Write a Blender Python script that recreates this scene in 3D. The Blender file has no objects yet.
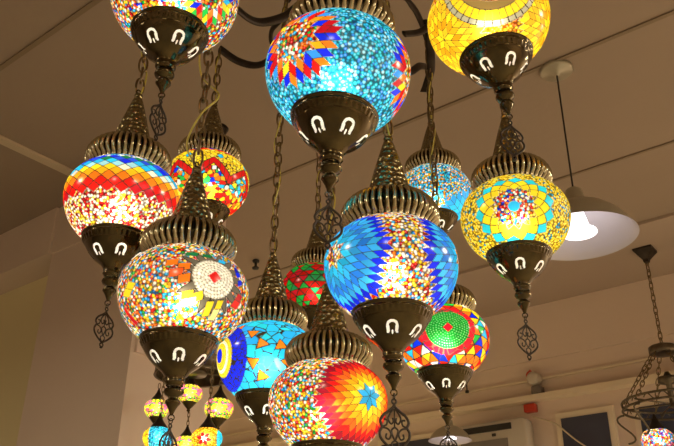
import bpy, math, random
import numpy as np
from mathutils import Matrix, Vector
PI = math.pi
random.seed(4)
scene = bpy.context.scene
col = scene.collection

# ------------------------------------------------------------------ camera
EYE = 1.5
TH = math.radians(27.0); ROLL = math.atan(18 / 1643); F = 800.0
c_, s_ = math.cos(ROLL), math.sin(ROLL)
AX = Vector((c_, -s_ * math.sin(TH), s_ * math.cos(TH)))
AY = Vector((-s_, -c_ * math.sin(TH), c_ * math.cos(TH)))
AZ = Vector((0, math.cos(TH), math.sin(TH)))
cd = bpy.data.cameras.new('camera'); cam = bpy.data.objects.new('camera', cd); col.objects.link(cam)
cd.sensor_width = 36; cd.lens = F / 674 * 36; cd.clip_start = 0.02
m = Matrix.Identity(4)
for i in range(3):
    m[i][0] = AX[i]; m[i][1] = AY[i]; m[i][2] = -AZ[i]
m[2][3] = EYE
cam.matrix_world = m
scene.camera = cam

# ------------------------------------------------------------------ world, exposure
w = bpy.data.worlds.new('world'); scene.world = w; w.use_nodes = True
bg = w.node_tree.nodes['Background']
bg.inputs[0].default_value = (1.0, 0.72, 0.46, 1); bg.inputs[1].default_value = 0.05
scene.view_settings.view_transform = 'Standard'
scene.view_settings.look = 'None'
scene.view_settings.exposure = 0.0
scene.view_settings.gamma = 1.0
scene.view_settings.use_curve_mapping = False
try:
    scene.cycles.use_denoising = True
    scene.cycles.max_bounces = 6
    scene.cycles.sample_clamp_indirect = 3.0
    scene.cycles.use_light_tree = True
    scene.cycles.caustics_reflective = False
    scene.cycles.caustics_refractive = False
except Exception:
    pass
LAMP_W = 0.56

def room_light(name, loc, power, color, size, aim):
    l = bpy.data.lights.new(name, 'AREA'); l.energy = power; l.color = color; l.shape = 'DISK'; l.size = size
    o = bpy.data.objects.new(name, l); col.objects.link(o); o.location = loc
    o.rotation_euler = (Vector(aim) - Vector(loc)).to_track_quat('-Z', 'Y').to_euler()
    return o
# unseen area lights added to brighten ceiling and walls, shining down
for x_, y_, e_ in ((2.6, 1.2, 60), (3.6, -.6, 50), (1.5, -1.6, 45), (-.6, -2.6, 45), (3.4, 2.2, 60), (-2.3, .5, 34), (-.9, 5.3, 40)):
    room_light('fill_light', (x_, y_, 2.75 if y_ < 5 else 2.3), e_, (1, .86, .62), .30, (x_, y_, 0))

# ------------------------------------------------------------------ helpers
def ray(px, py):
    x = (px - 337) / F; y = -(py - 223) / F
    return AX * x + AY * y + AZ
def at(px, py, d):
    """point seen at a pixel at optical depth d, in world coordinates"""
    return ray(px, py) * d + Vector((0, 0, EYE))

def lk(name, me, mat=None, parent=None, loc=None):
    o = bpy.data.objects.new(name, me); col.objects.link(o)
    if mat is not None and len(me.materials) == 0: me.materials.append(mat)
    if parent is not None: o.parent = parent
    if loc is not None: o.location = loc
    return o
def mesh(name, v, f, smooth=True):
    me = bpy.data.meshes.new(name); me.from_pydata([tuple(map(float, p)) for p in v], [], [tuple(map(int, q)) for q in f])
    if smooth: me.polygons.foreach_set('use_smooth', [True] * len(me.polygons))
    me.update(); return me
def tag(o, label=None, cat=None, group=None, kind=None):
    if label: o['label'] = label
    if cat: o['category'] = cat
    if group: o['group'] = group
    if kind: o['kind'] = kind
    return o
def thing(name, loc, label, cat, group=None, rz=0):
    o = bpy.data.objects.new(name, None); col.objects.link(o); o.location = loc; o.rotation_euler.z = rz
    o.empty_display_size = .05
    return tag(o, label, cat, group)

class MB:
    def __init__(s): s.v = []; s.f = []
    def add(s, v, f):
        n = len(s.v); s.v += [tuple(p) for p in v]; s.f += [tuple(i + n for i in q) for q in f]
    def box(s, c, h, rz=0.0, bev=0.0):
        if bev > 0: return s.rbox(c, h, rz, bev)
        cx, cy, cz = c; co, si = math.cos(rz), math.sin(rz); vs = []
        for sx, sy, sz in [(-1,-1,-1),(1,-1,-1),(1,1,-1),(-1,1,-1),(-1,-1,1),(1,-1,1),(1,1,1),(-1,1,1)]:
            x, y = sx * h[0], sy * h[1]
            vs.append((cx + x * co - y * si, cy + x * si + y * co, cz + sz * h[2]))
        s.add(vs, [(3,2,1,0),(4,5,6,7),(0,1,5,4),(1,2,6,5),(2,3,7,6),(3,0,4,7)])
    def rbox(s, c, h, rz, r, n=5):
        """box with rounded upright corners in its local x-z outline (front seen along y)"""
        pts = []
        for (sx, sz, a0) in ((1, 1, 0), (-1, 1, 90), (-1, -1, 180), (1, -1, 270)):
            for k in range(n + 1):
                a = math.radians(a0 + 90 * k / n)
                pts.append((sx * (h[0] - r) + r * math.cos(a), sz * (h[2] - r) + r * math.sin(a)))
        co, si = math.cos(rz), math.sin(rz); vs = []
        for y, q in ((-h[1], .94), (-h[1] * .8, 1), (h[1], 1)):
            for (x, z) in pts:
                x2, z2 = x * q, z * q
                vs.append((c[0] + x2 * co - y * si, c[1] + x2 * si + y * co, c[2] + z2))
        N = len(pts); f = [tuple(range(N)), tuple(range(3 * N - 1, 2 * N - 1, -1))]
        for L in range(2):
            for k in range(N):
                f.append((L * N + k, L * N + (k + 1) % N, (L + 1) * N + (k + 1) % N, (L + 1) * N + k)[::-1])
        s.add(vs, f)
    def lathe(s, prof, n=32, c=(0, 0, 0), cap=True, mod=None):
        vs = []
        for (r, z) in prof:
            for k in range(n):
                a = 2 * PI * k / n; rr = r * (mod(a, z) if mod else 1)
                vs.append((c[0] + rr * math.cos(a), c[1] + rr * math.sin(a), c[2] + z))
        f = []
        for j in range(len(prof) - 1):
            for k in range(n):
                f.append((j * n + k, j * n + (k + 1) % n, (j + 1) * n + (k + 1) % n, (j + 1) * n + k))
        if cap:
            f.append(tuple(range(n))[::-1]); f.append(tuple(range((len(prof) - 1) * n, len(prof) * n)))
        s.add(vs, f)
    def tube(s, pts, r, n=6, closed=False, flat=None):
        """round bar along points; flat=(a,b,normal) gives an elliptical section"""
        P = [Vector(p) for p in pts]; N = len(P); vs = []
        up = Vector((0, 0, 1)); prev = None
        for i in range(N):
            if closed: t = P[(i + 1) % N] - P[(i - 1) % N]
            else: t = P[min(i + 1, N - 1)] - P[max(i - 1, 0)]
            if t.length < 1e-9: t = Vector((0, 0, 1))
            t.normalize()
            if flat:
                e2 = Vector(flat[2]); e1 = t.cross(e2)
                if e1.length < 1e-6: e1 = Vector((1, 0, 0))
                e1.normalize(); ra, rb = flat[0], flat[1]
            else:
                if prev is None:
                    e1 = t.cross(up if abs(t.z) < .9 else Vector((1, 0, 0))).normalized()
                else:
                    e1 = (prev - t * prev.dot(t)).normalized()
                prev = e1; e2 = t.cross(e1)
                ra = rb = r if not callable(r) else r(i / (N - 1))
            for k in range(n):
                a = 2 * PI * k / n
                vs.append(P[i] + e1 * ra * math.cos(a) + e2 * rb * math.sin(a))
        f = []
        for i in range(N if closed else N - 1):
            j = (i + 1) % N
            for k in range(n):
                f.append((i * n + k, i * n + (k + 1) % n, j * n + (k + 1) % n, j * n + k))
        if not closed:
            f.append(tuple(range(n))[::-1]); f.append(tuple(range((N - 1) * n, N * n)))
        s.add(vs, f)
    def mesh(s, name, smooth=True): return mesh(name, s.v, s.f, smooth)
    def build(s, name, mat, parent=None, loc=None, smooth=True):
        return lk(name, s.mesh(name, smooth), mat, parent, loc)

def spline(pts, n=8, closed=False):
    P = [Vector(p) for p in pts]; out = []; N = len(P)
    for i in range(N if closed else N - 1):
        g = (lambda k: P[k % N]) if closed else (lambda k: P[max(0, min(N - 1, k))])
        a, b, c, d = g(i - 1), g(i), g(i + 1), g(i + 2)
        for k in range(n):
            t = k / n
            out.append(0.5 * ((2 * b) + (c - a) * t + (2 * a - 5 * b + 4 * c - d) * t * t + (3 * b - a - 3 * c + d) * t ** 3))
    if not closed: out.append(P[-1])
    return out

# ------------------------------------------------------------------ materials
def newmat(name):
    M = bpy.data.materials.new(name); M.use_nodes = True
    return M, M.node_tree, M.node_tree.nodes['Principled BSDF']
def nd(t, typ, **kw):
    n = t.nodes.new(typ)
    for k, v in kw.items():
        if k.startswith('i_'):
            key = k[2:]; n.inputs[int(key) if key.isdigit() else key].default_value = v
        else: setattr(n, k, v)
    return n
def plain(name, c, rough=.6, metal=0.0, noise=.06, scale=4.0, bump=0.0, bscale=60.0):
    M, t, b = newmat(name)
    b.inputs['Roughness'].default_value = rough; b.inputs['Metallic'].default_value = metal
    tc = nd(t, 'ShaderNodeTexCoord'); ns = nd(t, 'ShaderNodeTexNoise'); ns.inputs['Scale'].default_value = scale
    ns.inputs['Detail'].default_value = 5
    t.links.new(tc.outputs['Object'], ns.inputs['Vector'])
    r = nd(t, 'ShaderNodeValToRGB'); r.color_ramp.elements[0].position = .3; r.color_ramp.elements[1].position = .7
    r.color_ramp.elements[0].color = tuple(x * (1 - noise) for x in c) + (1,)
    r.color_ramp.elements[1].color = tuple(min(1, x * (1 + noise)) for x in c) + (1,)
    t.links.new(ns.outputs['Fac'], r.inputs['Fac']); t.links.new(r.outputs['Color'], b.inputs['Base Color'])
    if bump:
        n2 = nd(t, 'ShaderNodeTexNoise'); n2.inputs['Scale'].default_value = bscale
        t.links.new(tc.outputs['Object'], n2.inputs['Vector'])
        bp = nd(t, 'ShaderNodeBump'); bp.inputs['Strength'].default_value = bump; bp.inputs['Distance'].default_value = .01
        t.links.new(n2.outputs['Fac'], bp.inputs['Height']); t.links.new(bp.outputs['Normal'], b.inputs['Normal'])
    return M
def emit(name, c, s):
    M, t, b = newmat(name)
    b.inputs['Base Color'].default_value = (*c, 1); b.inputs['Emission Color'].default_value = (*c, 1)
    b.inputs['Emission Strength'].default_value = s
    return M

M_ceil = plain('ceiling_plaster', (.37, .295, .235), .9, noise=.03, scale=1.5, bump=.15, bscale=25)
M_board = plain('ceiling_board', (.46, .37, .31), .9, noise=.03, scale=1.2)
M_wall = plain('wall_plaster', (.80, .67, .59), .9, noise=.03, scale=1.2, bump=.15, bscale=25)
M_walll = plain('wall_paint_yellowish', (.88, .80, .50), .9, noise=.03, scale=1.2)
M_trim = plain('painted_trim', (.86, .75, .60), .7, noise=.03)
M_cream = plain('cream_trunking', (.66, .56, .42), .6)
M_joint = plain('joint_strip', (.26, .20, .14), .8)
M_gap = plain('joint_shadow', (.10, .08, .06), .9)
M_floor = plain('floor_tile', (.42, .37, .28), .5, scale=3)
M_brass = plain('aged_bronze', (.075, .054, .020), .14, 1.0, noise=.3, scale=40, bump=.04, bscale=300)
M_brass.node_tree.nodes['Principled BSDF'].inputs['Coat Weight'].default_value = .3
M_brass.node_tree.nodes['Principled BSDF'].inputs['Coat Roughness'].default_value = .06
M_gold = plain('fluted_bronze', (.50, .43, .28), .18, 1.0, noise=.25, scale=60)
M_iron = plain('brown_iron', (.15, .125, .09), .35, .9, noise=.3, scale=30)
M_dark = plain('dark_iron', (.055, .045, .038), .42, .85, noise=.3, scale=30)
M_chain = plain('chain_bronze', (.22, .16, .085), .35, 1.0, noise=.3, scale=80)
M_cable = plain('amber_cable', (.62, .52, .10), .3)
M_white = plain('white_enamel', (.62, .60, .67), .30, noise=.02)
M_shade = plain('shade_outer_metal', (.46, .43, .34), .35, .3, noise=.05)
M_cord = plain('black_cord', (.015, .014, .013), .6)
M_plastic = plain('ac_plastic', (.62, .57, .50), .45)
M_grey = plain('grey_plastic', (.22, .20, .19), .5)
M_vent = plain('dark_vent', (.03, .03, .03), .5)
M_red = plain('red_plastic', (.62, .06, .03), .45)
M_glassdark, t_, b_ = newmat('night_window_glass')
b_.inputs['Base Color'].default_value = (.012, .016, .03, 1); b_.inputs['Roughness'].default_value = .12
# vertical folds of a navy curtain behind the glass
tc_ = nd(t_, 'ShaderNodeTexCoord'); wv = nd(t_, 'ShaderNodeTexWave'); wv.inputs['Scale'].default_value = 5
wv.inputs['Distortion'].default_value = 1.2
t_.links.new(tc_.outputs['Object'], wv.inputs['Vector'])
rp_ = nd(t_, 'ShaderNodeValToRGB'); rp_.color_ramp.elements[0].color = (.015, .018, .035, 1); rp_.color_ramp.elements[1].color = (.06, .07, .12, 1)
t_.links.new(wv.outputs['Fac'], rp_.inputs['Fac']); t_.links.new(rp_.outputs['Color'], b_.inputs['Base Color'])
M_bulb = emit('lit_diffuser', (1.0, .95, .97), 2.2)

# fluted caps: pale colour on the ribs, dark colour in the grooves
M_gold, t_, b_ = newmat('fluted_bronze')
b_.inputs['Metallic'].default_value = 1; b_.inputs['Roughness'].default_value = .2
tc_ = nd(t_, 'ShaderNodeTexCoord'); sx_ = nd(t_, 'ShaderNodeSeparateXYZ'); t_.links.new(tc_.outputs['Object'], sx_.inputs[0])
a_ = nd(t_, 'ShaderNodeMath', operation='ARCTAN2'); t_.links.new(sx_.outputs[1], a_.inputs[0]); t_.links.new(sx_.outputs[0], a_.inputs[1])
m_ = nd(t_, 'ShaderNodeMath', operation='MULTIPLY'); m_.inputs[1].default_value = 21; t_.links.new(a_.outputs[0], m_.inputs[0])
s2_ = nd(t_, 'ShaderNodeMath', operation='SINE'); t_.links.new(m_.outputs[0], s2_.inputs[0])
ab_ = nd(t_, 'ShaderNodeMath', operation='ABSOLUTE'); t_.links.new(s2_.outputs[0], ab_.inputs[0])
rp_ = nd(t_, 'ShaderNodeValToRGB'); e_ = rp_.color_ramp.elements
e_[0].position = .30; e_[0].color = (.05, .04, .025, 1); e_[1].position = .75; e_[1].color = (.50, .44, .28, 1)
t_.links.new(ab_.outputs[0], rp_.inputs['Fac']); t_.links.new(rp_.outputs['Color'], b_.inputs['Base Color'])

# hammered cone
M_ham, t_, b_ = newmat('hammered_bronze')
b_.inputs['Base Color'].default_value = (.27, .22, .11, 1); b_.inputs['Metallic'].default_value = 1; b_.inputs['Roughness'].default_value = .24
tc_ = nd(t_, 'ShaderNodeTexCoord'); vo = nd(t_, 'ShaderNodeTexVoronoi'); vo.inputs['Scale'].default_value = 120
vo.inputs['Randomness'].default_value = .7
bp_ = nd(t_, 'ShaderNodeBump'); bp_.inputs['Strength'].default_value = 1; bp_.inputs['Distance'].default_value = .005
t_.links.new(tc_.outputs['Object'], vo.inputs['Vector']); t_.links.new(vo.outputs['Distance'], bp_.inputs['Height'])
t_.links.new(bp_.outputs['Normal'], b_.inputs['Normal'])

def glass_shell(t, out, colsock, normal=None, refr=.22):
    tr = nd(t, 'ShaderNodeBsdfTranslucent'); rf = nd(t, 'ShaderNodeBsdfRefraction'); gl = nd(t, 'ShaderNodeBsdfGlossy')
    rf.inputs['IOR'].default_value = 1.25; rf.inputs['Roughness'].default_value = .55
    rf.distribution = 'GGX'
    gl.inputs['Roughness'].default_value = .18; gl.inputs['Color'].default_value = (1, 1, 1, 1)
    t.links.new(colsock, tr.inputs['Color']); t.links.new(colsock, rf.inputs['Color'])
    m1 = nd(t, 'ShaderNodeMixShader'); m1.inputs[0].default_value = refr
    t.links.new(tr.outputs[0], m1.inputs[1]); t.links.new(rf.outputs[0], m1.inputs[2])
    m2 = nd(t, 'ShaderNodeMixShader'); m2.inputs[0].default_value = .04
    t.links.new(m1.outputs[0], m2.inputs[1]); t.links.new(gl.outputs[0], m2.inputs[2])
    if normal is not None:
        for n in (tr, gl): t.links.new(normal, n.inputs['Normal'])
    t.links.new(m2.outputs[0], out.inputs['Surface'])

def frosted(name, c):
    M, t, b = newmat(name); out = t.nodes['Material Output']; t.nodes.remove(b)
    rgb = nd(t, 'ShaderNodeRGB'); rgb.outputs[0].default_value = (*c, 1)
    glass_shell(t, out, rgb.outputs[0], refr=.2); return M
M_liner = frosted('frosted_glass', (1.0, .93, .80))

def palette_ramp(t, fac, cols):
    r = nd(t, 'ShaderNodeValToRGB'); cr = r.color_ramp; cr.interpolation = 'CONSTANT'
    n = len(cols)
    while len(cr.elements) < n: cr.elements.new(.5)
    for i, c in enumerate(cols):
        cr.elements[i].position = i / n; 
    for i, c in enumerate(cols):
        cr.elements[i].color = (*c, 1)
    t.links.new(fac, r.inputs['Fac']); return r

def mosaic_mat(name, palA, palB, scale=250.0, hl=.32, texA=1.0):
    M, t, b = newmat(name); out = t.nodes['Material Output']; t.nodes.remove(b)
    tc = nd(t, 'ShaderNodeTexCoord')
    vo = nd(t, 'ShaderNodeTexVoronoi'); vo.inputs['Scale'].default_value = scale; vo.inputs['Randomness'].default_value = .85
    t.links.new(tc.outputs['Object'], vo.inputs['Vector'])
    sep = nd(t, 'ShaderNodeSeparateColor'); t.links.new(vo.outputs['Color'], sep.inputs[0])
    ra = palette_ramp(t, sep.outputs[0], palA); rb = palette_ramp(t, sep.outputs[0], palB)
    az = nd(t, 'ShaderNodeAttribute'); az.attribute_name = 'zone'
    mx = nd(t, 'ShaderNodeMix', data_type='RGBA'); t.links.new(az.outputs['Fac'], mx.inputs[0])
    t.links.new(ra.outputs[0], mx.inputs[6]); t.links.new(rb.outputs[0], mx.inputs[7])
    # clear glass bead: white highlight painted at the core, tinted body, dark adhesive between beads
    hr = nd(t, 'ShaderNodeValToRGB'); e = hr.color_ramp.elements
    e[0].position = .0; e[0].color = (hl, hl, hl, 1); e[1].position = .28; e[1].color = (0, 0, 0, 1)
    t.links.new(vo.outputs['Distance'], hr.inputs['Fac'])
    m2 = nd(t, 'ShaderNodeMix', data_type='RGBA'); m2.inputs[7].default_value = (1, 1, 1, 1)
    t.links.new(hr.outputs[0], m2.inputs[0]); t.links.new(mx.outputs[2], m2.inputs[6])
    er = nd(t, 'ShaderNodeValToRGB'); e = er.color_ramp.elements
    e[0].position = .34; e[0].color = (0, 0, 0, 1); e[1].position = .66; e[1].color = (.92, .92, .92, 1)
    t.links.new(vo.outputs['Distance'], er.inputs['Fac'])
    dk = nd(t, 'ShaderNodeMix', data_type='RGBA', blend_type='MULTIPLY'); dk.inputs[0].default_value = 1; dk.inputs[7].default_value = (.15, .11, .09, 1)
    t.links.new(mx.outputs[2], dk.inputs[6]); m3 = nd(t, 'ShaderNodeMix', data_type='RGBA'); t.links.new(dk.outputs[2], m3.inputs[7])
    t.links.new(er.outputs[0], m3.inputs[0]); t.links.new(m2.outputs[2], m3.inputs[6])
    at_ = nd(t, 'ShaderNodeAttribute'); at_.attribute_name = 'tile'
    m4 = nd(t, 'ShaderNodeMix', data_type='RGBA')
    t.links.new(at_.outputs['Alpha'], m4.inputs[0]); t.links.new(at_.outputs['Color'], m4.inputs[6]); t.links.new(m3.outputs[2], m4.inputs[7])
    mu = nd(t, 'ShaderNodeMath', operation='MULTIPLY'); t.links.new(vo.outputs['Distance'], mu.inputs[0]); t.links.new(at_.outputs['Alpha'], mu.inputs[1])
    bp = nd(t, 'ShaderNodeBump'); bp.invert = True; bp.inputs['Strength'].default_value = .5; bp.inputs['Distance'].default_value = .002
    t.links.new(mu.outputs[0], bp.inputs['Height'])
    glass_shell(t, out, m4.outputs[2], bp.outputs['Normal'])
    return M

# ------------------------------------------------------------------ glass patterns (numpy)
WHT=(1,.95,.85); RED=(.72,.010,.007); DRED=(.50,.006,.015); ORG=(1,.20,.01); YEL=(1,.72,.02); AMB=(1,.42,.01)
CYA=(.02,.50,.92); LBL=(.03,.28,.90); BLU=(.005,.02,.82); NAV=(.005,.01,.42); GRN=(.02,.50,.06); DGR=(.01,.20,.06)
PUR=(.15,.02,.6); PNK=(.95,.15,.35); TUR=(.02,.62,.80); CLR=(.85,.80,.65); GROUT=np.array((.035,.025,.015))
MULTI=[RED,YEL,WHT,ORG,CYA,YEL,WHT,RED,BLU,AMB,GRN,WHT,ORG,YEL,CYA,WHT]

def h2(a, b, k=0):
    x = np.sin(np.asarray(a, float) * 127.1 + np.asarray(b, float) * 311.7 + k * 74.7) * 43758.5453
    return x - np.floor(x)
def h3(i, j, k, s):
    x = np.sin(i * 127.1 + j * 311.7 + k * 74.7 + s * 19.3) * 43758.5453
    return x - np.floor(x)
def worley(P, sc, seed=0):
    Q = P * sc; B = np.floor(Q); f1 = np.full(len(P), 9.); f2 = np.full(len(P), 9.); idx = np.zeros(len(P))
    for dx in (-1, 0, 1):
        for dy in (-1, 0, 1):
            for dz in (-1, 0, 1):
                C = B + (dx, dy, dz)
                J = np.stack([h3(C[:,0], C[:,1], C[:,2], seed + q) for q in (1, 2, 3)], 1)
                d = np.linalg.norm(C + J - Q, axis=1)
                hid = h3(C[:,0], C[:,1], C[:,2], seed + 9)
                nb = d < f1
                f2 = np.where(nb, f1, np.minimum(f2, d)); idx = np.where(nb, hid, idx); f1 = np.where(nb, d, f1)
    return f1, f2, idx
def polar(P, c):
    c = np.array(c) / np.linalg.norm(c); up = np.array((0, 0, 1.))
    e1 = np.cross(up, c); e1 /= np.linalg.norm(e1); e2 = np.cross(c, e1)
    rho = np.arccos(np.clip(P @ c, -1, 1)); th = np.arctan2(P @ e2, P @ e1)
    return rho, th
class Pat:
    def __init__(s, P):
        s.P = P; n = len(P); s.rgb = np.ones((n, 3)); s.mask = np.ones(n); s.zone = np.zeros(n)
        s.lat = np.arcsin(np.clip(P[:, 2], -1, 1)); s.phi = np.arctan2(P[:, 1], P[:, 0])
    def put(s, sel, rgb):
        s.rgb[sel] = rgb[sel] if np.ndim(rgb) == 2 else rgb; s.mask[sel] = 0
    def beads(s, sel, zone): s.mask[sel] = 1; s.zone[sel] = zone
    def rosette(s, c, n, dr, cols, r0=0, rot=0, gw=.045, jit=.12, grow=0.0, mixed=None):
        rho, th = polar(s.P, c); k = rho - r0
        if grow: k = np.where(k > 0, np.log1p(grow * np.maximum(k, 0)) / grow, k)
        k = k / dr; u = n * (th + rot) / (2 * PI)
        x, y = k / 2 + u, k / 2 - u
        a, b = np.floor(x), np.floor(y); ring = (a + b).astype(int) + 1
        fx = np.minimum(x - a, 1 - (x - a)); fy = np.minimum(y - b, 1 - (y - b)); g = np.minimum(fx, fy) < gw
        ok = (ring >= 0) & (ring < len(cols)) & (k >= 0)
        C = np.array([q if q is not None else (0, 0, 0) for q in cols])[np.clip(ring, 0, len(cols) - 1)]
        none = np.array([q is None for q in cols])[np.clip(ring, 0, len(cols) - 1)]
        if mixed: C = np.array(mixed)[(h2(a % n, b % n, 8) * len(mixed)).astype(int) % len(mixed)]
        C = C * (1 - jit + 2 * jit * h2(a % n, b % n))[:, None]
        C[g] = GROUT; s.put(ok & ~none, np.clip(C, 0, 1))
        return rho, ok
    def star(s, c, n, sz, cols, rot=0, gw=.05, jit=.15, mixed=None):
        """pieced star: n sectors, each laid with equal lozenges; colours by ring from the centre"""
        rho, th = polar(s.P, c); al = 2 * PI / n; q = (th + rot) % (2 * PI); sec = np.floor(q / al); f = q - sec * al
        a = rho * np.sin(al - f) / math.sin(al) / sz; b = rho * np.sin(f) / math.sin(al) / sz
        ia, ib = np.floor(a), np.floor(b); ring = (ia + ib).astype(int); fa, fb = a - ia, b - ib
        g = np.minimum(np.minimum(fa, 1 - fa), np.minimum(fb, 1 - fb)) * math.sin(al) < gw * .6
        ok = (ring < len(cols)) & (rho < 1.5); rc = np.clip(ring, 0, len(cols) - 1)
        C = np.array([k if k is not None else (0, 0, 0) for k in cols])[rc]; none = np.array([k is None for k in cols])[rc]
        hh = h2(ia + 7 * sec, ib + 3 * sec, 8)
        if mixed: C = np.array(mixed)[(hh * len(mixed)).astype(int) % len(mixed)]
        C = C * (1 - jit + 2 * jit * ((hh * 31) % 1))[:, None]; C[g] = GROUT; s.put(ok & ~none, np.clip(C, 0, 1))
    def bands(s, n, z0, dz, cols, gw=.05, jit=.12, mixc=None):
        k = (z0 - s.lat) / dz; u = n * s.phi / (2 * PI); x, y = k / 2 + u, k / 2 - u
        a, b = np.floor(x), np.floor(y); ring = (a + b).astype(int) + 1
        fx = np.minimum(x - a, 1 - (x - a)); fy = np.minimum(y - b, 1 - (y - b)); g = np.minimum(fx, fy) < gw
        ok = (ring >= 0) & (ring < len(cols))
        C = np.array(cols)[np.clip(ring, 0, len(cols) - 1)]
        if mixc:
            for rg, c2, p in mixc:
                sel = (ring == rg) & (h2(a % n, b % n, 3) < p); C[sel] = c2
        C = C * (1 - jit + 2 * jit * h2(a % n, b % n))[:, None]; C[g] = GROUT
        s.put(ok, np.clip(C, 0, 1)); return ring
    def tris(s, sel, n, dz, cols, z0=1.0, gw=.06, seed=0, jit=.12, wob=.0):
        lat = s.lat + wob * np.sin(s.phi * 5 + seed); v = (z0 - lat) / dz; row = np.floor(v); fv = v - row
        u = n * s.phi / (2 * PI) + row * .5; cu = np.floor(u); fu = u - cu
        up = (np.abs(fu - .5) * 2 < fv)
        ed = np.abs(np.abs(fu - .5) * 2 - fv) * .6
        g = (ed < gw) | (np.minimum(fv, 1 - fv) < gw * .8)
        side = np.where(up, 0, np.where(fu < .5, 1, 2)); cid = np.where(side == 2, cu + 1, cu)
        hh = h2(cid % n, row * 3 + up, seed); C = np.array(cols)[np.minimum((hh * len(cols)).astype(int), len(cols) - 1)]
        C = C * (1 - jit + 2 * jit * h2(cid % n, row, 5))[:, None]; C[g] = GROUT; s.put(sel, np.clip(C, 0, 1))
    def chips(s, sel, sc, cols, seed=0, gw=.07, jit=.15):
        f1, f2, i = worley(s.P, sc, seed); C = np.array(cols)[np.minimum((i * len(cols)).astype(int), len(cols) - 1)]
        C = C * (1 - jit + 2 * jit * ((i * 97) % 1))[:, None]; C[(f2 - f1) < gw] = GROUT; s.put(sel, np.clip(C, 0, 1))
    def disc(s, c, r, colr, centre=RED, cr=.07, dr=.055, gap=(.10, .08, .05), rim=None, star=True):
        rho, th = polar(s.P, c); k = rho / dr; ring = np.floor(k); nn = np.maximum(1, np.round(2 * PI * (ring + .5) * 1.0))
        u = nn * th / (2 * PI) + ring * .37; fu = u - np.floor(u); fk = k - ring
        d = np.hypot((fu - .5), (fk - .5))
        C = np.tile(np.array(colr, float), (len(s.P), 1)) * (.75 + .4 * h2(np.floor(u), ring))[:, None]
        C = np.where((d < .17)[:, None], np.minimum(C + .32, 1), C); C = np.where((d > .50)[:, None], np.array(gap), C)  # bright spot in each bead is a painted highlight
        s.put(rho < r, np.clip(C, 0, 1))
        if rim is not None: s.put((rho > r - dr) & (rho < r), np.array(rim))
        q = np.abs(rho * np.cos(th)) + np.abs(rho * np.sin(th))
        s.put(q < cr * 1.25, np.array(centre))
    def lozenge(s, c, w, h, rot, colr):
        rho, th = polar(s.P, c); x = rho * np.cos(th - rot); y = rho * np.sin(th - rot); x = x - y * .35
        sel = (np.abs(x) < w) & (np.abs(y) < h); s.put(sel, np.array(colr))
        s.put(sel & ((np.abs(x) > w * .88) | (np.abs(y) > h * .88)), GROUT)

R = 0.09
ZT, ZB, BU, BL = .575, -.77, .72, .93     # openings and half heights of the blown glass
NU, NV = 420, 190
def globe_grid():
    t0 = math.acos(ZT / BU); t1 = PI - math.acos(-ZB / BL)
    t = np.linspace(t0, t1, NV); ph = np.linspace(0, 2 * PI, NU, endpoint=False)
    T, PH = np.meshgrid(t, ph, indexing='ij')
    ct = np.cos(T); st = np.sin(T); z = np.where(ct > 0, BU * ct, BL * ct)
    V = np.stack([st * np.cos(PH), st * np.sin(PH), z], -1).reshape(-1, 3)
    D = np.stack([st * np.cos(PH), st * np.sin(PH), ct], -1).reshape(-1, 3)
    i = np.arange((NV - 1) * NU).reshape(NV - 1, NU); j = np.roll(i, -1, 1)
    Fq = np.stack([i, i + NU, j + NU, j], -1).reshape(-1, 4)
    return V, D, Fq
GV, GD, GF = globe_grid()
def globe_mesh(name, pat, radius):
    me = bpy.data.meshes.new(name); n = len(GV); m_ = len(GF)
    me.vertices.add(n); me.vertices.foreach_set('co', (GV * radius).astype(np.float32).ravel())
    me.loops.add(m_ * 4); me.loops.foreach_set('vertex_index', GF.astype(np.int32).ravel())
    me.polygons.add(m_); me.polygons.foreach_set('loop_start', np.arange(0, m_ * 4, 4, dtype=np.int32))
    me.polygons.foreach_set('use_smooth', np.ones(m_, bool)); me.update(calc_edges=True)
    a = me.attributes.new('tile', 'FLOAT_COLOR', 'POINT')
    a.data.foreach_set('color', np.concatenate([pat.rgb, pat.mask[:, None]], 1).astype(np.float32).ravel())
    z = me.attributes.new('zone', 'FLOAT', 'POINT'); z.data.foreach_set('value', pat.zone.astype(np.float32))
    return me

def dirpix(ctr, px, py):
    """direction on a globe (own coordinates) of the spot that the photograph shows at a pixel"""
    o = Vector((0, 0, EYE)) - ctr; d = ray(px, py)
    o = o / R; d = d / R
    for b in (BL, BU):
        oo = Vector((o.x, o.y, o.z / b)); dd = Vector((d.x, d.y, d.z / b))
        A = dd.dot(dd); B = oo.dot(dd); C = oo.dot(oo) - 1; disc = B * B - A * C
        if disc < 0:
            k = -B / A; p = (oo + dd * k).normalized(); return np.array(p)
        k = (-B - math.sqrt(disc)) / A; p = oo + dd * k
        if (p.z <= 0) == (b == BL): return np.array(p)
    return np.array(p)

# ------------------------------------------------------------------ room shell
d1 = Vector((-.7804, .6252, 0)); d2 = Vector((.6252, .7804, 0))
RZ = math.atan2(d2.y, d2.x)              # local x along n (d2), local y along t (d1)
H = 1.85 + EYE
def nt(n, t, z): return d2 * n + d1 * t + Vector((0, 0, z))
def room_box(name, n0, n1, t0, t1, z0, z1, mat, parent=None, kind='structure', bev=0):
    c = nt((n0 + n1) / 2, (t0 + t1) / 2, (z0 + z1) / 2)
    mb = MB(); mb.box((0, 0, 0), (abs(n1 - n0) / 2, abs(t1 - t0) / 2, abs(z1 - z0) / 2))
    o = lk(name, mb.mesh(name, False), mat, parent); o.location = c; o.rotation_euler.z = RZ
    if kind and parent is None: o['kind'] = kind
    return o
room_box('floor', -5, 4.8, -5, 6, -.1, 0, M_floor)
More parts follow.
